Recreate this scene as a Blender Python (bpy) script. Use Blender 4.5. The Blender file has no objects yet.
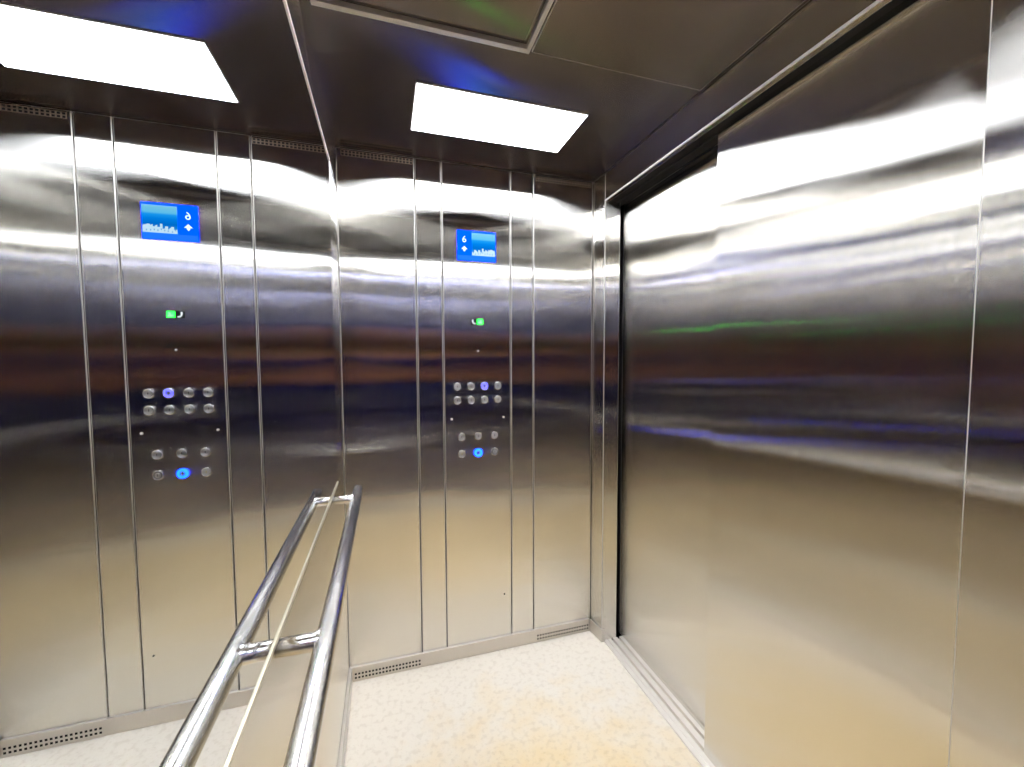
import bpy, bmesh, math, random
from mathutils import Vector, Matrix
random.seed(7)
sc = bpy.context.scene
COL = sc.collection
S = 0.92                      # survey units -> metres (survey origin is the lens, 1.5 units above the floor)
def V(x, y, z): return Vector((x*S, y*S, (z+1.5)*S))

# ------------------------------------------------------------------ survey
XL, XR, YB, YR = -0.1843, 1.0664, 2.003, -0.50      # left wall, right wall, back wall, rear wall
ZF, ZC = -1.5, 0.9392
S1, S2, S3, S4 = 0.1472, 0.2698, 0.6089, 0.7298     # seams of the back wall
ZB = -1.4298                                        # top of the skirting
XJ, YJ = 1.077, 1.895                               # jamb edge
ZH = 0.800                                          # door header underside
YN = 0.502                                          # near jamb
MT, MB, MY0, MY1 = 0.7445, -0.4629, -0.20, 1.70     # mirror
RX, RZ, RY0, RY1 = -0.1115, -0.5018, -0.19, 1.7033   # handrail

# ------------------------------------------------------------------ node helpers
def new_mat(name):
    m = bpy.data.materials.new(name); m.use_nodes = True
    nt = m.node_tree; nt.nodes.clear()
    out = nt.nodes.new('ShaderNodeOutputMaterial')
    return m, nt, out
def N(nt, typ, **kw):
    n = nt.nodes.new(typ)
    for k, v in kw.items(): setattr(n, k, v)
    return n
def principled(name, col, rough=0.5, metal=0.0, emis=None, estr=0.0, spec=0.5):
    m, nt, out = new_mat(name)
    b = N(nt, 'ShaderNodeBsdfPrincipled')
    b.inputs['Base Color'].default_value = (*col, 1)
    b.inputs['Roughness'].default_value = rough
    b.inputs['Metallic'].default_value = metal
    b.inputs['Specular IOR Level'].default_value = spec
    if emis:
        b.inputs['Emission Color'].default_value = (*emis, 1)
        b.inputs['Emission Strength'].default_value = estr
    nt.links.new(b.outputs[0], out.inputs[0])
    return m

def brushed(name, col, edge, rough, aniso, tangent, waves, wscale, fine=0.0):
    """brushed sheet metal: sharp along the grain, smeared across it, gently uneven"""
    m, nt, out = new_mat(name)
    L = nt.links.new
    g = N(nt, 'ShaderNodeBsdfAnisotropic') if hasattr(bpy.types, 'ShaderNodeBsdfAnisotropic') else N(nt, 'ShaderNodeBsdfGlossy')
    g.distribution = 'MULTI_GGX'
    g.inputs['Roughness'].default_value = rough
    g.inputs['Anisotropy'].default_value = aniso
    tv = N(nt, 'ShaderNodeCombineXYZ')
    for i in range(3): tv.inputs[i].default_value = tangent[i]
    L(tv.outputs[0], g.inputs['Tangent'])
    geo = N(nt, 'ShaderNodeNewGeometry'); oi = N(nt, 'ShaderNodeObjectInfo')
    h = None
    for (amp, sc_) in waves:
        mp = N(nt, 'ShaderNodeVectorMath', operation='MULTIPLY')
        mp.inputs[1].default_value = (sc_*wscale[0], sc_*wscale[1], sc_*wscale[2])
        L(geo.outputs['Position'], mp.inputs[0])
        w = N(nt, 'ShaderNodeMath', operation='MULTIPLY_ADD'); w.inputs[1].default_value = 0.35; w.inputs[2].default_value = sc_
        L(oi.outputs['Random'], w.inputs[0])
        no = N(nt, 'ShaderNodeTexNoise', noise_dimensions='4D')
        no.inputs['Scale'].default_value = 1.0; no.inputs['Detail'].default_value = 1.0
        L(mp.outputs[0], no.inputs['Vector']); L(w.outputs[0], no.inputs['W'])
        k = N(nt, 'ShaderNodeMath', operation='MULTIPLY'); k.inputs[1].default_value = amp
        L(no.outputs['Fac'], k.inputs[0])
        if h is None: h = k
        else:
            a = N(nt, 'ShaderNodeMath', operation='ADD'); L(h.outputs[0], a.inputs[0]); L(k.outputs[0], a.inputs[1]); h = a
    if h is not None:
        bp = N(nt, 'ShaderNodeBump'); bp.inputs['Strength'].default_value = 1.0; bp.inputs['Distance'].default_value = 1.0
        L(h.outputs[0], bp.inputs['Height']); L(bp.outputs[0], g.inputs['Normal'])
    lw = N(nt, 'ShaderNodeLayerWeight'); lw.inputs['Blend'].default_value = 0.5
    pw = N(nt, 'ShaderNodeMath', operation='POWER'); pw.inputs[1].default_value = 4.0
    L(lw.outputs['Facing'], pw.inputs[0])
    mx = N(nt, 'ShaderNodeMix', data_type='RGBA')
    mx.inputs['A'].default_value = (*col, 1); mx.inputs['B'].default_value = (*edge, 1)
    L(pw.outputs[0], mx.inputs['Factor']); L(mx.outputs['Result'], g.inputs['Color'])
    L(g.outputs[0], out.inputs[0])
    return m

WAVES = ((0.0036, 2.2), (0.0011, 6.0), (0.00005, 22.0))
STEEL = brushed('brushed_steel', (0.75, 0.722, 0.662), (0.90, 0.89, 0.87), 0.178, 0.88, (0.02, 0.03, 1), WAVES, (0.35, 0.35, 1.0))
CEIL = brushed('dark_brushed_steel', (0.285, 0.26, 0.245), (0.55, 0.52, 0.50), 0.20, 0.75, (0, 1, 0), ((0.002, 2.0),), (1, 1, 1))
TRIM = brushed('satin_steel_trim', (0.66, 0.62, 0.56), (0.85, 0.84, 0.82), 0.45, 0.0, (0.02, 0.03, 1), (), (1, 1, 1))
EDGE = brushed('bent_sheet_edge', (0.66, 0.63, 0.58), (0.8, 0.8, 0.8), 0.55, 0.0, (0.02, 0.03, 1), (), (1, 1, 1))
REARSTEEL = brushed('rear_reflection_tint_steel', (0.24, 0.25, 0.40), (0.6, 0.6, 0.66), 0.178, 0.88, (0.02, 0.03, 1), WAVES, (0.35, 0.35, 1.0))  # unseen rear wall, tinted dark blue to tone the reflections
MIRROR = brushed('mirror_glass', (0.80, 0.82, 0.83), (0.95, 0.95, 0.95), 0.0, 0.0, (0.02, 0.03, 1), (), (1, 1, 1))
CHROME = principled('polished_rail_steel', (0.84, 0.82, 0.79), 0.25, 1.0)
ALU = principled('sill_aluminium', (0.80, 0.76, 0.70), 0.5, 0.7)
BLACK = principled('black_gap', (0.006, 0.006, 0.006), 0.8)
RUBBER = principled('black_rubber', (0.01, 0.01, 0.01), 0.7)
SHAFT = principled('dark_shaft_lining', (0.02, 0.02, 0.022), 0.8)
LIGHT = principled('light_diffuser', (0.9, 0.9, 0.9), 0.5, 0.0, (0.93, 0.97, 1.06), 11.0)
FRAME = principled('light_frame', (0.72, 0.70, 0.67), 0.45, 0.5)
STRIP = principled('mirror_edge_strip', (0.62, 0.57, 0.43), 0.35, 0.9)

def floor_mat():
    m, nt, out = new_mat('speckled_vinyl'); L = nt.links.new
    b = N(nt, 'ShaderNodeBsdfPrincipled'); b.inputs['Roughness'].default_value = 0.55
    b.inputs['Specular IOR Level'].default_value = 0.3
    geo = N(nt, 'ShaderNodeNewGeometry')
    # base with soft mottling
    n1 = N(nt, 'ShaderNodeTexNoise'); n1.inputs['Scale'].default_value = 48; n1.inputs['Detail'].default_value = 3
    L(geo.outputs['Position'], n1.inputs['Vector'])
    r1 = N(nt, 'ShaderNodeValToRGB')
    r1.color_ramp.elements[0].position = 0.34; r1.color_ramp.elements[0].color = (0.70, 0.635, 0.53, 1)
    r1.color_ramp.elements[1].position = 0.50; r1.color_ramp.elements[1].color = (0.77, 0.71, 0.605, 1)
    L(n1.outputs['Fac'], r1.inputs['Fac'])
    # small flakes
    mp = N(nt, 'ShaderNodeVectorMath', operation='MULTIPLY'); mp.inputs[1].default_value = (120, 190, 150)
    L(geo.outputs['Position'], mp.inputs[0])
    n2 = N(nt, 'ShaderNodeTexNoise'); n2.inputs['Scale'].default_value = 1; n2.inputs['Detail'].default_value = 2
    L(mp.outputs[0], n2.inputs['Vector'])
    r2 = N(nt, 'ShaderNodeValToRGB')
    r2.color_ramp.elements[0].position = 0.64; r2.color_ramp.elements[0].color = (0, 0, 0, 1)
    r2.color_ramp.elements[1].position = 0.70; r2.color_ramp.elements[1].color = (1, 1, 1, 1)
    L(n2.outputs['Fac'], r2.inputs['Fac'])
    mx = N(nt, 'ShaderNodeMix', data_type='RGBA'); mx.inputs['B'].default_value = (0.50, 0.43, 0.34, 1)
    k = N(nt, 'ShaderNodeMath', operation='MULTIPLY'); k.inputs[1].default_value = 0.35
    L(r2.outputs[0], k.inputs[0]); L(k.outputs[0], mx.inputs['Factor']); L(r1.outputs[0], mx.inputs['A'])
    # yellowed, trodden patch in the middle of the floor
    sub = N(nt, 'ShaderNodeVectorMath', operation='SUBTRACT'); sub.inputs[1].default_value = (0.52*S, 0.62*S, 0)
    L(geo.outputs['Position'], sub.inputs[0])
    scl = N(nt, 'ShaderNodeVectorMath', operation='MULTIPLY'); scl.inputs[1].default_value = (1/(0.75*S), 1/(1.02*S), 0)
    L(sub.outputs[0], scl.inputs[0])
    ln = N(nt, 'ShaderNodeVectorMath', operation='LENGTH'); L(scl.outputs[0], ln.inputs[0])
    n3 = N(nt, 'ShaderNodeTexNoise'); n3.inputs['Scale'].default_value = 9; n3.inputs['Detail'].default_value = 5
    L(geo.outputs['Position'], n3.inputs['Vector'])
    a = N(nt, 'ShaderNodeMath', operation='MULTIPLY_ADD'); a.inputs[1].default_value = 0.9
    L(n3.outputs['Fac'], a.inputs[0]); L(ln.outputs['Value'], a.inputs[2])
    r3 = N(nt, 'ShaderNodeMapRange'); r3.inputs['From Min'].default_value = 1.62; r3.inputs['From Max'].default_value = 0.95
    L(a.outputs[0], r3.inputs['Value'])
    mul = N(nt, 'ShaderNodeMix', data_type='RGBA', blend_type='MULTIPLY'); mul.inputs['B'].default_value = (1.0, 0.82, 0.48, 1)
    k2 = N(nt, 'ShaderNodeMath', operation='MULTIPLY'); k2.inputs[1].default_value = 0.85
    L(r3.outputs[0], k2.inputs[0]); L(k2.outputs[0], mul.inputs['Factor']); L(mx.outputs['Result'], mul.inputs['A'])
    L(mul.outputs['Result'], b.inputs['Base Color']); L(b.outputs[0], out.inputs[0])
    return m
FLOOR = floor_mat()

# ------------------------------------------------------------------ mesh helpers
def obj(name, bm, mats, parent=None):
    me = bpy.data.meshes.new(name)
    bmesh.ops.recalc_face_normals(bm, faces=bm.faces[:])
    bm.to_mesh(me); bm.free()
    for m in (mats if isinstance(mats, (list, tuple)) else [mats]): me.materials.append(m)
    o = bpy.data.objects.new(name, me); COL.objects.link(o)
    if parent is not None: o.parent = parent
    return o
def tag(o, label=None, cat=None, group=None, kind=None):
    if label: o['label'] = label
    if cat: o['category'] = cat
    if group: o['group'] = group
    if kind: o['kind'] = kind
    return o
def empty(name, label=None, cat=None, group=None, kind=None):
    o = bpy.data.objects.new(name, None); COL.objects.link(o); o.empty_display_size = 0.05
    return tag(o, label, cat, group, kind)
def smooth(o):
    for p in o.data.polygons: p.use_smooth = True
    return o

def add_box(bm, a, b, bevel=0.0, seg=2, mat=0, edge=False):
    """axis box between two survey points"""
    A, B = V(*a), V(*b)
    lo = Vector([min(A[i], B[i]) for i in range(3)]); hi = Vector([max(A[i], B[i]) for i in range(3)])
    r = bmesh.ops.create_cube(bm, size=1.0)
    vs = r['verts']
    for v in vs:
        v.co = Vector([lo[i] + (v.co[i]+0.5)*(hi[i]-lo[i]) for i in range(3)])
    fs = set(f for v in vs for f in v.link_faces)
    for f in fs: f.material_index = mat
    if bevel:
        es = list(set(e for v in vs for e in v.link_edges))
        r = bmesh.ops.bevel(bm, geom=es, offset=bevel, segments=seg, profile=0.5, affect='EDGES')
        if edge:
            for f in r['faces']: f.material_index = 1
def box(name, a, b, mat, parent=None, bevel=0.0, seg=2, ed=True):
    bm = bmesh.new(); ed = ed and mat in (STEEL, CEIL, REARSTEEL)
    add_box(bm, a, b, bevel, seg, 0, ed); return obj(name, bm, [mat, EDGE] if ed else mat, parent)

def add_tube(bm, pts, radii, n=20, caps=True):
    """tube along metre points with a radius at each"""
    rings = []
    prev = None
    for i, p in enumerate(pts):
        if i == 0: t = pts[1]-pts[0]
        elif i == len(pts)-1: t = pts[-1]-pts[-2]
        else: t = (pts[i+1]-pts[i]).normalized()+(pts[i]-pts[i-1]).normalized()
        t.normalize()
        if prev is None:
            u = t.orthogonal().normalized()
        else:
            u = (prev - t*prev.dot(t)).normalized()
        prev = u; w = t.cross(u)
        r = radii[i] if isinstance(radii, (list, tuple)) else radii
        rings.append([bm.verts.new(p + (u*math.cos(2*math.pi*k/n)+w*math.sin(2*math.pi*k/n))*r) for k in range(n)])
    for a, b in zip(rings, rings[1:]):
        for k in range(n): bm.faces.new((a[k], a[(k+1) % n], b[(k+1) % n], b[k])).smooth = True
    if caps:
        bm.faces.new(rings[0][::-1]); bm.faces.new(rings[-1])
def add_lathe(bm, c, prof, n=32, axis='y', mat=0):
    """profile (radius, out) turned about an axis leaving the back wall (-Y), metres"""
    rings = []
    for r, h in prof:
        ring = []
        if r < 1e-6:
            ring = [bm.verts.new(c + Vector((0, -h, 0)))]
        else:
            for k in range(n):
                t = 2*math.pi*k/n
                ring.append(bm.verts.new(c + Vector((r*math.cos(t), -h, r*math.sin(t)))))
        rings.append(ring)
    for a, b in zip(rings, rings[1:]):
        for k in range(n):
            if len(a) == 1 and len(b) == 1: continue
            if len(b) == 1: f = bm.faces.new((a[k], a[(k+1) % n], b[0]))
            elif len(a) == 1: f = bm.faces.new((a[0], b[(k+1) % n], b[k]))
            else: f = bm.faces.new((a[k], a[(k+1) % n], b[(k+1) % n], b[k]))
            f.smooth = True; f.material_index = mat
def add_plate(bm, poly, y0, y1, mat=0):
    """closed outline [(x,z)] in survey units extruded from y0 to y1 (survey)"""
    a = [bm.verts.new(V(x, y0, z)) for x, z in poly]; b = [bm.verts.new(V(x, y1, z)) for x, z in poly]
    n = len(poly)
    fs = [bm.faces.new(a), bm.faces.new(b[::-1])]
    for k in range(n): fs.append(bm.faces.new((a[k], b[k], b[(k+1) % n], a[(k+1) % n])))
    for f in fs: f.material_index = mat
def add_perforated(bm, x0, x1, z0, z1, y, nx, nz, hx, hz, depth):
    """sheet in the plane y (survey) with a grid of shallow square holes, nx by nz, floors coloured dark for depth; hx,hz = hole share of the pitch"""
    px, pz = (x1-x0)/nx, (z1-z0)/nz
    xs, zs = [x0], [z0]
    for i in range(nx): xs += [x0+px*(i+.5-hx/2), x0+px*(i+.5+hx/2)]
    for i in range(nz): zs += [z0+pz*(i+.5-hz/2), z0+pz*(i+.5+hz/2)]
    xs.append(x1); zs.append(z1)
    g = [[bm.verts.new(V(x, y, z)) for z in zs] for x in xs]
    gb = [[bm.verts.new(V(x, y+depth, z)) for z in zs] for x in xs]
    for i in range(len(xs)-1):
        for j in range(len(zs)-1):
            hole = (i % 2 == 1 and j % 2 == 1)
            if not hole:
                bm.faces.new((g[i][j], g[i+1][j], g[i+1][j+1], g[i][j+1])).material_index = 0
            else:
                for (p, q) in (((i, j), (i+1, j)), ((i+1, j), (i+1, j+1)), ((i+1, j+1), (i, j+1)), ((i, j+1), (i, j))):
                    bm.faces.new((g[p[0]][p[1]], g[q[0]][q[1]], gb[q[0]][q[1]], gb[p[0]][p[1]])).material_index = 0
                bm.faces.new((gb[i][j], gb[i+1][j], gb[i+1][j+1], gb[i][j+1])).material_index = 1
    bmesh.ops.delete(bm, geom=[v for v in bm.verts if not v.link_faces], context='VERTS')

def struct(o): o['kind'] = 'structure'; return o

# ------------------------------------------------------------------ room shell
struct(box('floor', (XL-.03, YR-.03, ZF-.04), (1.106, YB+.03, ZF), FLOOR))
struct(box('ceiling', (XL-.03, YR-.03, ZC), (1.35, YB+.03, ZC+.04), CEIL))

PT = 0.022   # sheet thickness (survey)
GAP = 0.0016
# back wall: backing sheet and four plates either side of the operating panel
wb = struct(box('wall_back', (XL-.03, YB+PT, ZF), (1.35, YB+PT+.03, ZC), BLACK))
BV = 0.0030
for a, b in ((XL-.006, S1), (S1, S2), (S3, S4), (S4, XR)):
    box('wall_panel', (a+GAP, YB, ZB-.02), (b-GAP, YB+PT, ZC-.0015), STEEL, wb, BV, 2)
# left wall and rear wall
wl = struct(box('wall_left', (XL-.006-PT, YR, ZF), (XL-.006, YB+PT, ZC), STEEL))
wr = struct(box('wall_rear', (XL-.03, YR-PT-.02, ZF), (1.35, YR-PT, ZC), BLACK))
for a, b in ((XL-.006, .24), (.24, .64), (.64, XJ)):
    box('wall_panel', (a+GAP, YR-PT, ZB), (b-GAP, YR, ZC-.0015), REARSTEEL, wr, BV, 2)
# right wall: near return, narrow far column, header above the door
wr2 = struct(box('wall_right', (1.28, YR, ZF), (1.32, YB+.03, ZC), SHAFT))
box('return_panel', (XJ, YR, ZF), (1.165, YN, ZC-.0015), STEEL, wr2, BV, 2)
def prism(name, poly, z0, z1, mat, parent, bevel=0.0):
    bm = bmesh.new()
    a = [bm.verts.new(V(x, y, z0)) for x, y in poly]; b = [bm.verts.new(V(x, y, z1)) for x, y in poly]
    n = len(poly); bm.faces.new(a[::-1]); bm.faces.new(b)
    for k in range(n): bm.faces.new((a[k], a[(k+1) % n], b[(k+1) % n], b[k]))
    if bevel:
        r = bmesh.ops.bevel(bm, geom=bm.edges[:], offset=bevel, segments=2, profile=.5, affect='EDGES')
        for f in r['faces']: f.material_index = 1
    return obj(name, bm, [mat, EDGE if mat is STEEL else mat], parent)
prism('corner_column', [(XR+.001, YB+PT), (XJ, YJ), (1.165, YJ), (1.165, YB+PT)], ZF, ZC-.0015, STEEL, wr2, .0025)
prism('header_panel', [(XJ, YN), (XJ, YJ), (1.10, YJ), (1.10, YN)], ZH, ZC-.0015, STEEL, wr2, .0025)
GLINTSTRIP = principled('painted_glint_strip', (0.90, 0.88, 0.85), 0.3, 0.15)  # near-white colour stands in for the glint on polished edges
box('header_edge_glint', (XJ-.0035, YN, ZH-.001), (XJ-.0002, YJ, ZH+.007), GLINTSTRIP, wr2, .001)  # strip added to draw the bright line the header's bevelled edge catches
box('header_soffit', (1.10, YN, ZH+.004), (1.28, YJ+.05, ZH+.03), BLACK, wr2)
box('head_track', (1.143, YN, ZH-.001), (1.150, YJ, ZH+.012), SHAFT, wr2)

# doors: two telescoping leaves (the near leaf runs in the inner track)
d1 = struct(box('door_1', (1.200, 1.16, ZF+.006), (1.235, 1.920, ZH+.003), STEEL, None, BV, 2))
box('door_seal', (1.199, 1.9205, ZF+.006), (1.235, 1.935, ZH+.003), RUBBER, d1)
d2 = struct(box('door_2', (1.130, YN-.05, ZF+.006), (1.165-.001, 1.213, ZH+.003), STEEL, None, .0018, 2, False))
# cut the near return back so the leaf slides behind its face
# sill: grooved aluminium track
bm = bmesh.new()
prof = [(1.088, 0), (1.090, .006), (1.106, .006), (1.110, .003), (1.114, .006), (1.132, .006), (1.134, -.012), (1.143, -.012), (1.145, .006),
        (1.170, .006), (1.172, -.012), (1.181, -.012), (1.183, .006), (1.25, .006), (1.25, -.04), (1.107, -.04), (1.107, -.0005), (1.088, -.0005)]
ys = (YN, YJ-.001)
a = [bm.verts.new(V(x, ys[0], ZF+z)) for x, z in prof]; b = [bm.verts.new(V(x, ys[1], ZF+z)) for x, z in prof]
bm.faces.new(a); bm.faces.new(b[::-1])
for k in range(len(prof)): bm.faces.new((a[k], b[k], b[(k+1) % len(prof)], a[(k+1) % len(prof)]))
struct(obj('trim_1', bm, ALU))

# skirtings
bb = struct(box('baseboard_back', (XL-.004, YB-.012, ZF+.0005), (XR-.010, YB-.0003, ZB-.001), TRIM, None, .002, 2))
struct(box('baseboard_left', (XL-.006, YR, ZF+.0005), (XL+.010, YB-.0125, ZB+.002), TRIM, None, .003, 2))
bm = bmesh.new()
poly = [(1.055, YB-.0125), (1.071, YJ-.008), (1.095, YJ-.008), (1.076, YJ+.0005), (1.066, YB-.0125)]
bo = prism('baseboard_right', poly, ZF+.0005, ZB-.002, TRIM, None, .0015); struct(bo)
bm.free()
struct(box('baseboard_rear', (XL+.011, YR, ZF+.0005), (XJ-.001, YR+.012, ZB), TRIM, None, .002, 2))

# ------------------------------------------------------------------ vents
VENTPLATE = principled('glow_tinted_vent_steel', (0.42, 0.33, 0.25), 0.5, 0.6)  # brown tint stands in for the warm glow reflected under the ceiling
VENTDARK = principled('vent_shadow_gap', (0.004, 0.004, 0.004), 0.9)  # black hole floors stand in for the shade inside deep holes
def floor_vent(x0, x1, label):
    bm = bmesh.new()
    add_perforated(bm, x0, x1, -1.490, -1.454, YB-.0136, 20, 2, .60, .56, .0012)
    o = obj('vent_grille', bm, [TRIM, VENTDARK]); tag(o, label, 'vent', 'perforated skirting vents'); return o
floor_vent(-.168, .140, 'perforated steel vent in the skirting beside the handrail wall')
floor_vent(.742, 1.050, 'perforated steel vent in the skirting next to the door column')
def top_vent(x0, x1, label):
    bm = bmesh.new()
    add_perforated(bm, x0, x1, .905, .929, YB-.0016, 20, 2, .66, .70, .0012)
    o = obj('vent_grille', bm, [VENTPLATE, VENTDARK]); tag(o, label, 'vent', 'perforated vents under the ceiling'); return o
top_vent(-.168, .140, 'dark two-row vent under the ceiling by the mirror corner')
top_vent(.745, 1.055, 'dark two-row vent under the ceiling near the door header')

# ------------------------------------------------------------------ mirror
mi = empty('wall_mirror', 'large frameless wall mirror above the handrail with thin steel edge strips', 'mirror')
box('mirror_glass', (XL-.006, MY0, MB), (XL, MY1, MT), MIRROR, mi)
box('bottom_strip', (XL-.006, MY0, MB-.0075), (XL+.003, MY1+.004, MB), STRIP, mi, .0012)
box('top_strip', (XL-.006, MY0, MT), (XL+.003, MY1+.004, MT+.009), GLINTSTRIP, mi, .0012)
box('side_strip', (XL-.006, MY1, MB), (XL+.0003, MY1+.0022, MT), MIRROR, mi, .0008)
box('side_strip', (XL-.006, MY0-.004, MB), (XL+.0015, MY0, MT), TRIM, mi, .0008)

# ------------------------------------------------------------------ handrail
hr = empty('handrail', 'polished steel tube handrail on brackets running under the mirror', 'handrail')
r = .0190*S
bm = bmesh.new(); add_tube(bm, [V(RX, RY0, RZ), V(RX, RY0+.003, RZ), V(RX, RY1-.003, RZ), V(RX, RY1, RZ)], [r-.002, r, r, r-.002], 40)
obj('rail', bm, CHROME, hr)
for y in (1.585, .785, -.08):
    bm = bmesh.new()
    p0 = V(XL-.0055, y, RZ+.002); p1 = V(RX-.012, y, RZ+.001)
    br = .0155*S
    add_tube(bm, [p0, p0.lerp(p1, .75), p0.lerp(p1, .92), p1+Vector((.006, 0, .003))], [br, br, br*1.06, br*1.2], 24)
    obj('bracket', bm, CHROME, hr)

# ------------------------------------------------------------------ ceiling fittings
def ceiling_light(y0, y1, label):
    x0, x1 = .1213, .7572
    t = empty('ceiling_light', label, 'light', 'rectangular ceiling light panels')
    box('diffuser', (x0, y0, ZC-.006), (x1, y1, ZC-.0005), LIGHT, t, .0006, 1)
    bm = bmesh.new(); w = .004
    for a, b in (((x0-w, y0-w), (x1+w, y0)), ((x0-w, y1), (x1+w, y1+w)), ((x0-w, y0), (x0, y1)), ((x1, y0), (x1+w, y1))):
        add_box(bm, (a[0], a[1], ZC-.0045), (b[0], b[1], ZC-.0004))
    obj('frame', bm, FRAME, t)
ceiling_light(1.4749, 1.7636, 'glowing white rectangular ceiling light panel near the control panel wall')
ceiling_light(-.262, .027, 'glowing white ceiling light panel at the rear end of the car')
t = empty('ceiling_hatch', 'grey framed hatch panel in the ceiling on the mirror side', 'hatch')
hx0, hx1, hy0, hy1 = -.165, .434, .27, 1.226
box('hatch_panel', (hx0+.022, hy0+.022, ZC-.004), (hx1-.022, hy1-.024, ZC-.0005), CEIL, t, .001)
bm = bmesh.new()
for a, b in (((hx0, hy0), (hx1, hy0+.016)), ((hx0, hy1-.018), (hx1, hy1)), ((hx0, hy0+.016), (hx0+.014, hy1-.018)), ((hx1-.014, hy0+.016), (hx1, hy1-.018))):
    add_box(bm, (a[0], a[1], ZC-.016), (b[0], b[1], ZC-.0005), .0015)
obj('frame', bm, FRAME, t)
box('ceiling_panel', (.443, .27, ZC-.006), (1.066, 1.2290, ZC-.0005), CEIL, None, .0022, 2)
tag(bpy.data.objects['ceiling_panel'], 'plain dark steel ceiling panel between the hatch and the door header', 'ceiling panel')

# ------------------------------------------------------------------ control panel
cp = box('control_panel', (S2+GAP, YB, ZB-.02), (S3-GAP, YB+PT, ZC-.0015), STEEL, None, BV, 2)
tag(cp, 'full height steel lift control panel with blue screen and round buttons', 'control panel')
def emit(name, col, s):
    m, nt, out = new_mat(name); e = N(nt, 'ShaderNodeEmission')
    e.inputs[0].default_value = (*col, 1); e.inputs[1].default_value = s
    nt.links.new(e.outputs[0], out.inputs[0]); return m
ES = 1.0
BLUE = emit('screen_blue', (0.0, 0.030, 1.0), 2.6*ES)
BLUE2 = emit('screen_bar_blue', (0.004, 0.046, 1.0), 2.4*ES)
WHITE = emit('screen_white', (0.55, 0.70, 1.0), 1.0*ES)
WHITE2 = emit('screen_town_white', (0.55, 0.78, 0.95), 0.55)
GREYB = emit('screen_town_grey', (0.10, 0.22, 0.40), 1.0*ES)
def scenic():
    m, nt, out = new_mat('screen_seaside_picture'); L = nt.links.new
    geo = N(nt, 'ShaderNodeNewGeometry'); sp = N(nt, 'ShaderNodeSeparateXYZ'); L(geo.outputs['Position'], sp.inputs[0])
    mr = N(nt, 'ShaderNodeMapRange'); mr.inputs['From Min'].default_value = (.515+1.5)*S; mr.inputs['From Max'].default_value = (.617+1.5)*S
    L(sp.outputs['Z'], mr.inputs['Value'])
    rp = N(nt, 'ShaderNodeValToRGB'); e = rp.color_ramp.elements
    e[0].position = 0; e[0].color = (.02, .33, .80, 1); e[1].position = 1; e[1].color = (.22, .62, .83, 1)
    for p, c in ((.30, (.0, .16, .62, 1)), (.50, (.0, .22, .80, 1)), (.66, (.01, .33, .90, 1)), (.74, (.12, .55, .88, 1))):
        q = e.new(p); q.color = c
    L(mr.outputs[0], rp.inputs['Fac'])
    em = N(nt, 'ShaderNodeEmission'); em.inputs[1].default_value = 0.52; L(rp.outputs[0], em.inputs[0]); L(em.outputs[0], out.inputs[0]); return m
SCENIC = scenic()
sx0, sx1, sz0, sz1 = .342, .532, .485, .628
yf = YB
scr = box('display_screen', (sx0, yf-.004, sz0), (sx1, yf-.0002, sz1), BLUE, cp, .0012)
scr['label'] = 'lit blue floor display screen'
box('screen_bar', (sx0+.003, yf-.0050, sz0+.002), (sx1-.003, yf-.0041, sz0+.024), BLUE2, scr)
box('picture', (.412, yf-.0052, sz0+.024), (sx1-.003, yf-.0041, sz1-.010), SCENIC, scr)
# white town along the foot of the picture
rnd = random.Random(4)
bm = bmesh.new(); pts = [(.414, sz0+.026)]
x = .414; top = []
while x < .527:
    w = rnd.uniform(.004, .010); h = rnd.uniform(.017, .032) * (1.25 if x > .46 else .9)
    top += [(x, sz0+.026+h), (min(x+w, .528), sz0+.026+h*rnd.uniform(.8, 1.05))]; x += w
poly = [(.414, sz0+.026)] + top + [(.528, sz0+.026)]
add_plate(bm, poly, yf-.0060, yf-.0053)
obj('town_skyline', bm, WHITE2, scr)
bm = bmesh.new()
for i in range(9):
    x = .418+.0118*i+rnd.uniform(-.002, .002); z = sz0+.029+rnd.uniform(0, .008)
    add_plate(bm, [(x, z), (x+.004, z), (x+.004, z+.006), (x, z+.006)], yf-.0064, yf-.0061)
obj('town_windows', bm, GREYB, scr)
def text_mesh(s, size, cx, cz, y, mat, name, parent, ext=.0004, mirror=False):
    cu = bpy.data.curves.new('lettering', 'FONT'); cu.body = s; cu.size = size; cu.extrude = ext
    cu.align_x = 'CENTER'; cu.align_y = 'CENTER'
    to = bpy.data.objects.new('lettering', cu); COL.objects.link(to)
    dg = bpy.context.evaluated_depsgraph_get()
    me = bpy.data.meshes.new_from_object(to.evaluated_get(dg))
    bpy.data.objects.remove(to); bpy.data.curves.remove(cu)
    me.transform(Matrix.Translation(V(cx, y, cz)) @ Matrix.Rotation(math.pi/2, 4, 'X'))
    me.name = name; me.materials.clear(); me.materials.append(mat)
    o = bpy.data.objects.new(name, me); COL.objects.link(o); o.parent = parent; return o
cxl = (sx0+.412)/2-.001
text_mesh('6', .040, cxl, .584, yf-.0048, WHITE, 'floor_number', scr, .0006)
bm = bmesh.new()
add_plate(bm, [(cxl-.015, .538), (cxl, .553), (cxl+.015, .538), (cxl+.006, .538), (cxl+.006, .533), (cxl, .526), (cxl-.006, .533), (cxl-.006, .538)], yf-.0052, yf-.0042)
obj('direction_arrow', bm, WHITE, scr)

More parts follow.
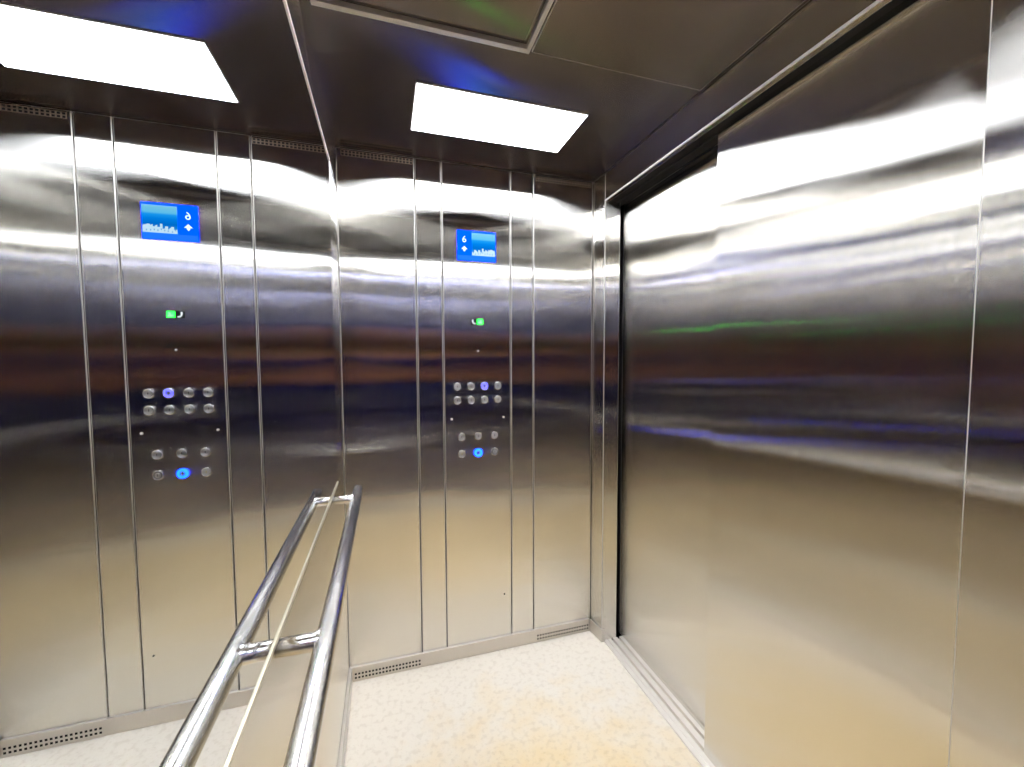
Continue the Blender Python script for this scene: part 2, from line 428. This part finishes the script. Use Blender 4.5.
# phone / green help indicator
IBLK = principled('indicator_black', (.012, .012, .016), .6, spec=.1)
IGRN = emit('indicator_green', (.002, .25, .006), 26); IGR2 = emit('indicator_bright_green', (.03, 1.0, .035), 9)
IWHT = principled('indicator_white_print', (.75, .75, .78), .5, 0, (.7, .7, .75), .25)
ix0, ix1, iz0, iz1 = .404, .466, .177, .206
ind = box('indicator_lamp', (ix0, yf-.003, iz0), (ix1, yf-.0002, iz1), IBLK, cp, .001)
ind['label'] = 'small black indicator with white phone sign and lit green half'
box('green_window', (.4365, yf-.0040, iz0+.0025), (ix1-.0022, yf-.0031, iz1-.0025), IGRN, ind)
bm = bmesh.new()   # handset
add_plate(bm, [(.411, .2015), (.416, .2025), (.4175, .197), (.4155, .1945), (.418, .1880), (.4225, .1845), (.4265, .1860), (.4295, .1820), (.4265, .1795), (.4200, .1800), (.4130, .1860), (.4100, .1950)], yf-.0036, yf-.0031)
obj('phone_sign', bm, IWHT, ind)
bm = bmesh.new()   # speaking figure
add_plate(bm, [(.4395, .1870), (.4440, .1920), (.4480, .1885), (.4500, .1945), (.4545, .2015), (.4580, .2000), (.4560, .1940), (.4590, .1880), (.4620, .1810), (.4580, .1800), (.4530, .1860), (.4490, .1800), (.4460, .1810), (.4460, .1850)], yf-.0046, yf-.0041)
obj('figure_sign', bm, IGR2, ind)

# push buttons
def turned(name, col, rough):
    m, nt, out = new_mat(name); L = nt.links.new
    g = N(nt, 'ShaderNodeBsdfAnisotropic') if hasattr(bpy.types, 'ShaderNodeBsdfAnisotropic') else N(nt, 'ShaderNodeBsdfGlossy')
    g.inputs['Color'].default_value = (*col, 1); g.inputs['Roughness'].default_value = rough; g.inputs['Anisotropy'].default_value = .75
    tc = N(nt, 'ShaderNodeTangent', direction_type='RADIAL', axis='Y'); L(tc.outputs[0], g.inputs['Tangent']); L(g.outputs[0], out.inputs[0]); return m
BTN = turned('turned_button_steel', (.58, .57, .55), .34)
BRING = principled('button_rim_steel', (.70, .69, .67), .25, 1.0)
BSLOT = principled('button_engraving', (.05, .05, .055), .5, .3)
VIOLET = emit('button_violet_light', (.05, .05, 1.0), 3.0)
CYAN = emit('button_cyan_light', (.003, .036, 1.0), 8.0)
YELLOW = principled('button_yellow_enamel', (.55, .47, .10), .4, .2)
def button(x, z, rad=.0205, kind='plain', label=None):
    """separate part centred on its own origin so the turning marks follow it"""
    c = V(x, yf-.0002, z); R_ = rad*S
    bm = bmesh.new()
    add_lathe(bm, Vector((0, 0, 0)), [(R_, 0), (R_, .0035), (R_*.97, .0045), (R_*.86, .0045), (R_*.82, .0036)], 36, mat=0)
    o = obj('button', bm, BRING if kind != 'cyan' else CYAN, cp)
    if kind == 'violet': o.data.materials[0] = BRING
    o.location = c
    bm = bmesh.new()
    if kind == 'key':
        add_lathe(bm, Vector((0, 0, 0)), [(R_*.82, .0036), (R_*.80, .0030), (R_*.52, .0030), (R_*.50, .0042), (R_*.30, .0046), (0, .0046)], 36)
        f = obj('button_face', bm, BTN, o)
    else:
        add_lathe(bm, Vector((0, 0, 0)), [(R_*.82, .0036), (R_*.78, .0042), (R_*.50, .0034), (R_*.2, .0031), (0, .0030)], 36)
        f = obj('button_face', bm, BTN, o)
    if kind in ('violet', 'cyan'):
        bm = bmesh.new(); add_lathe(bm, Vector((0, 0, 0)), [(R_*.80, .0038), (R_*.80, .0049), (R_*.45, .0049), (R_*.45, .0034)], 36)
        h = obj('light_ring', bm, VIOLET if kind == 'violet' else CYAN, o)
    bm = bmesh.new()
    if kind == 'key':
        add_lathe(bm, Vector((0, 0, 0)), [(R_*.74, .0030), (R_*.74, .0033), (R_*.56, .0033), (R_*.56, .0030)], 32)
        for q in bm.verts: pass
        s = obj('key_slot', bm, BSLOT, o)
        bm = bmesh.new(); bmesh.ops.create_cube(bm, size=1)
        for v in bm.verts: v.co = Vector((v.co.x*R_*.14, v.co.y*.0006-.0047, v.co.z*R_*.5))
        obj('keyhole', bm, BSLOT, o)
    else:
        bmesh.ops.create_cube(bm, size=1)
        for v in bm.verts: v.co = Vector((v.co.x*R_*.14, v.co.y*.0006-.0034, v.co.z*R_*.40))
        obj('button_mark', bm, YELLOW if kind == 'yellow' else BSLOT, o)
    if label: o['label'] = label
    return o
xs4 = (.335, .403, .471, .540)
for k, x in enumerate(xs4):
    button(x, -.125, kind='violet' if k == 2 else 'plain', label='round button with violet light' if k == 2 else None)
for x in xs4: button(x, -.193)
xs3 = (.354, .437, .521)
for x in xs3: button(x, -.374)
button(xs3[0], -.458, kind='yellow', label='round button with yellow mark')
button(xs3[1], -.458, kind='cyan', label='round button lit bright blue')
button(xs3[2], -.458, kind='key', label='round key switch')
def stud(name, x, z, rad, mat):
    bm = bmesh.new(); rr = rad*S
    add_lathe(bm, V(x, yf-.0001, z), [(rr, 0), (rr, .0012), (rr*.7, .0022), (0, .0025)], 16); return obj(name, bm, mat, cp)
SCREW = principled('screw_bright_steel', (.85, .84, .82), .35, .8)
stud('screw', .306, -.284, .0055, SCREW); stud('screw', .569, -.285, .0055, SCREW)
stud('microphone', .440, .049, .0035, SCREW)
stud('lock_hole', .569, -1.21, .0035, BLACK)

# ------------------------------------------------------------------ the person holding the phone (stands at the rear end of the car)
YAW0 = .2978
SKIN = principled('skin', (.80, .34, .14), .55)
NAVY = principled('navy_cotton', (.003, .005, .10), .85, spec=.2)
TROUS = principled('dark_navy_trousers', (.003, .005, .10), .9, spec=.2)
HAIR = principled('black_hair', (.012, .010, .010), .5)
SHOE = principled('white_shoe_rubber', (.5, .5, .5), .6)
EYEW = principled('eye_white', (.8, .8, .78), .3); EYED = principled('eye_iris', (.02, .012, .01), .2)
LIP = principled('lips', (.42, .15, .12), .5)
def skin_chain(name, verts, edges, radii, mat, parent, root=0, sub=2):
    me = bpy.data.meshes.new(name); me.from_pydata([Vector(v) for v in verts], edges, []); me.update()
    o = bpy.data.objects.new(name, me); COL.objects.link(o)
    o.modifiers.new('skin', 'SKIN').use_smooth_shade = True
    sv = me.skin_vertices[0].data
    for i, rr in enumerate(radii):
        sv[i].radius = rr if isinstance(rr, tuple) else (rr, rr); sv[i].use_root = (i == root)
    if sub: 
        s_ = o.modifiers.new('sub', 'SUBSURF'); s_.levels = sub; s_.render_levels = sub
    me.materials.append(mat)
    if parent is not None: o.parent = parent
    return o
PX, PY = .205, -.265
pr = empty('person', 'person in a navy t-shirt and navy trousers holding up a phone', 'person')
pr.location = (0, 0, 0)
def P(x, y, z): return (PX+x, PY+y, z)
ph_c = Vector((.052, -.024, 1.362)); ca, sa = math.cos(-YAW0), math.sin(-YAW0)
def PH(x, y, z): return tuple(ph_c + Vector((x*ca - y*sa, x*sa + y*ca, z)))
# continuous body: pelvis root, legs, spine, neck, arms
bv = [P(0, 0, .92), P(0, .0, 1.06), P(0, .0, 1.20), P(0, -.005, 1.34), P(0, -.01, 1.43), P(0, 0, 1.49), P(0, .01, 1.53),
      P(-.09, 0, .86), P(-.095, .015, .48), P(-.10, -.01, .09), P(-.105, .03, .05), P(-.11, .12, .03),
      P(.09, 0, .86), P(.095, .015, .48), P(.10, -.01, .09), P(.105, .03, .05), P(.11, .12, .03),
      P(-.165, -.01, 1.405), P(-.225, -.02, 1.175), PH(-.098, -.030, -.035),
      P(.165, -.01, 1.405), P(.235, -.03, 1.175), PH(.098, -.030, -.035)]
be = [(0, 1), (1, 2), (2, 3), (3, 4), (4, 5), (5, 6), (0, 7), (7, 8), (8, 9), (9, 10), (10, 11), (0, 12), (12, 13), (13, 14), (14, 15), (15, 16),
      (4, 17), (17, 18), (18, 19), (4, 20), (20, 21), (21, 22)]
brd = [(.115, .08), (.12, .085), (.14, .10), (.155, .105), (.10, .07), .055, .052, .068, .052, .040, .038, .030, .068, .052, .040, .038, .030,
       .052, .040, .027, .052, .040, .027]
body = skin_chain('body', bv, be, brd, SKIN, pr)
# head as one shaped surface with nose, brow, chin and ears
bm = bmesh.new(); bmesh.ops.create_uvsphere(bm, u_segments=40, v_segments=28, radius=1)
hc = Vector(P(0, .02, 1.625))
for v in bm.verts:
    x, y, z = v.co
    jaw = 1-.28*max(0, -z)**1.4
    p = Vector((x*.074*jaw, y*.092*(1-.10*max(0, -z)), z*.112))
    if y > 0:
        g = lambda cx, cz, w, h: math.exp(-((x-cx)/w)**2-((z-cz)/h)**2)
        p.y += .022*g(0, -.18, .16, .17)*max(y, 0) + .010*g(0, -.02, .10, .2) + .006*g(0, .18, .6, .12) + .008*g(0, -.78, .3, .16) + .006*g(0, -.48, .25, .1)
        p.y -= .008*(g(-.40, .0, .18, .12)+g(.40, .0, .18, .12))
    if abs(x) > .9 and abs(z) < .28 and abs(y) < .35: p.x += math.copysign(.014, x); p.y -= .006
    v.co = hc+p
for f in bm.faces: f.smooth = True
head = obj('head', bm, SKIN, pr)
for sx in (-1, 1):
    bm = bmesh.new(); bmesh.ops.create_uvsphere(bm, u_segments=16, v_segments=10, radius=.0105)
    for v in bm.verts: v.co = v.co+hc+Vector((sx*.030, .0705, 0))
    e_ = smooth(obj('eye', bm, EYEW, head))
    bm = bmesh.new(); bmesh.ops.create_uvsphere(bm, u_segments=12, v_segments=8, radius=.0058)
    for v in bm.verts: v.co = v.co+hc+Vector((sx*.030, .0765, -.001))
    smooth(obj('iris', bm, EYED, e_))
bm = bmesh.new(); bmesh.ops.create_uvsphere(bm, u_segments=16, v_segments=8, radius=1)
for v in bm.verts: v.co = hc+Vector((v.co.x*.023, .0885+v.co.y*.006-abs(v.co.x)*.006, -.054+v.co.z*.007))
smooth(obj('mouth', bm, LIP, head))
bm = bmesh.new(); bmesh.ops.create_uvsphere(bm, u_segments=32, v_segments=20, radius=1)
kill = [v for v in bm.verts if (v.co.y > .30 and v.co.z < .40) or (v.co.y > -.1 and v.co.z < .02) or v.co.z < -.55]
bmesh.ops.delete(bm, geom=kill, context='VERTS')
for v in bm.verts: v.co = hc+Vector((v.co.x*.086, v.co.y*.104-.006, v.co.z*.124+.006))
h_ = smooth(obj('hair', bm, HAIR, pr)); s_ = h_.modifiers.new('thick', 'SOLIDIFY'); s_.thickness = .012
# t-shirt: torso and short sleeves around the body; trousers
tv = [P(0, 0, .86), P(0, 0, 1.06), P(0, 0, 1.20), P(0, -.005, 1.34), P(0, -.01, 1.435), P(0, -.005, 1.47), P(-.165, -.01, 1.41), P(-.198, -.015, 1.26), P(.165, -.01, 1.41), P(.202, -.02, 1.26)]
te = [(0, 1), (1, 2), (2, 3), (3, 4), (4, 5), (4, 6), (6, 7), (4, 8), (8, 9)]
skin_chain('t_shirt', tv, te, [(.205, .140), (.160, .115), (.163, .118), (.175, .122), (.115, .088), .070, .068, .060, .068, .060], NAVY, pr)
lv = [P(0, 0, 1.03), P(0, 0, .88), P(-.09, 0, .82), P(-.096, .013, .48), P(-.101, -.008, .10), P(.09, 0, .82), P(.096, .013, .48), P(.101, -.008, .10)]
skin_chain('trousers', lv, [(0, 1), (1, 2), (2, 3), (3, 4), (1, 5), (5, 6), (6, 7)], [(.18, .125), (.19, .130), .118, .085, .065, .118, .085, .065], TROUS, pr)
for sx in (-1, 1):
    bm = bmesh.new(); bmesh.ops.create_uvsphere(bm, u_segments=20, v_segments=12, radius=1)
    for v in bm.verts:
        z = max(v.co.z, -.55)
        v.co = Vector(P(sx*.106, .055, .0)) + Vector((v.co.x*.048*(1-.15*abs(v.co.y)), v.co.y*.135, (z+.55)*.055*(1-.35*max(v.co.y, 0))))
    smooth(obj('shoe', bm, SHOE, pr))
# hands: palm with four bent fingers behind the phone and a thumb along its edge
def hand(sx):
    w = Vector(PH(sx*.098, -.030, -.035))
    def H(x, y, z): return PH(sx*x, y, z)
    verts = [tuple(w), H(.098, -.026, -.010), H(.092, -.022, .006)]
    edges = [(0, 1), (1, 2)]; rad = [(.024, .018), (.030, .016), (.032, .013)]
    o = skin_chain('hand', verts, edges, rad, SKIN, body)
    for k, (dz, ln) in enumerate(((.026, .9), (.012, 1.0), (-.002, .95), (-.016, .78))):
        f = [H(.092, -.022, dz*.8), H(.088, -.016, dz+.002), H(.088-.030*ln, -.0135, dz+.004), H(.088-.050*ln, -.0125, dz+.003)]
        skin_chain('finger', f, [(0, 1), (1, 2), (2, 3)], [.0085, .0080, .0072, .0062], SKIN, o, 0, 1)
    t_ = [H(.094, -.026, -.020), H(.088, -.022, -.036), H(.072, -.014, -.044), H(.056, -.006, -.0445)]
    skin_chain('thumb', t_, [(0, 1), (1, 2), (2, 3)], [.011, .0095, .0085, .0070], SKIN, o, 0, 1)
hand(-1); hand(1)
# the phone they hold, lens facing the doors
PHB = principled('phone_black', (.015, .015, .018), .2); PSC = emit('phone_screen', (.30, .28, .27), .5)
bm = bmesh.new(); bmesh.ops.create_cube(bm, size=1)
for v in bm.verts: v.co = Vector((v.co.x*.150, v.co.y*.0085, v.co.z*.072))
bmesh.ops.bevel(bm, geom=bm.edges[:], offset=.003, segments=2, profile=.5, affect='EDGES')
ph = obj('phone', bm, PHB); tag(ph, 'black phone held sideways in both hands', 'phone')
ph.location = ph_c; ph.rotation_euler = (-.0551, 0, -YAW0)
bm = bmesh.new(); bmesh.ops.create_cube(bm, size=1)
for v in bm.verts: v.co = Vector((v.co.x*.142, v.co.y*.0006-.0046, v.co.z*.064))
obj('phone_screen', bm, PSC, ph)
bm = bmesh.new()
add_lathe(bm, Vector((0, 0, 0)), [(.0085, 0), (.0085, .0012), (.006, .0014), (0, .001)], 24)
for v in bm.verts: v.co = Vector((v.co.x-.052, -v.co.y+.0042, v.co.z+.018))
obj('camera_lens', bm, RUBBER, ph)


# ------------------------------------------------------------------ camera
F, YAW, PITCH, ROLL = 412.77, .2978, .0551, -.0041
cd = bpy.data.cameras.new('camera'); cam = bpy.data.objects.new('camera', cd); COL.objects.link(cam)
cd.sensor_fit = 'HORIZONTAL'; cd.sensor_width = 36.0; cd.lens = F/1024*36.0; cd.clip_start = .01
fw = Vector((math.sin(YAW), math.cos(YAW), 0)); rt = Vector((math.cos(YAW), -math.sin(YAW), 0)); up = Vector((0, 0, 1))
f2 = fw*math.cos(PITCH)-up*math.sin(PITCH); u2 = up*math.cos(PITCH)+fw*math.sin(PITCH)
r3 = rt*math.cos(ROLL)+u2*math.sin(ROLL); u3 = u2*math.cos(ROLL)-rt*math.sin(ROLL)
M = Matrix(((r3.x, u3.x, -f2.x, 0), (r3.y, u3.y, -f2.y, 0), (r3.z, u3.z, -f2.z, 0), (0, 0, 0, 1)))
M.translation = V(0, 0, 0)
cam.matrix_world = M
sc.camera = cam

# ------------------------------------------------------------------ world and view
w = bpy.data.worlds.new('world'); sc.world = w; w.use_nodes = True
w.node_tree.nodes['Background'].inputs[0].default_value = (0, 0, 0, 1)
sc.view_settings.view_transform = 'Standard'; sc.view_settings.look = 'None'
sc.view_settings.gamma = 1; sc.view_settings.use_curve_mapping = False
sc.view_settings.exposure = 1.08
cy = sc.cycles
cy.max_bounces = 24; cy.glossy_bounces = 20; cy.diffuse_bounces = 5
cy.sample_clamp_indirect = 12.0
cy.caustics_reflective = True; cy.blur_glossy = 0.0
cy.use_denoising = True
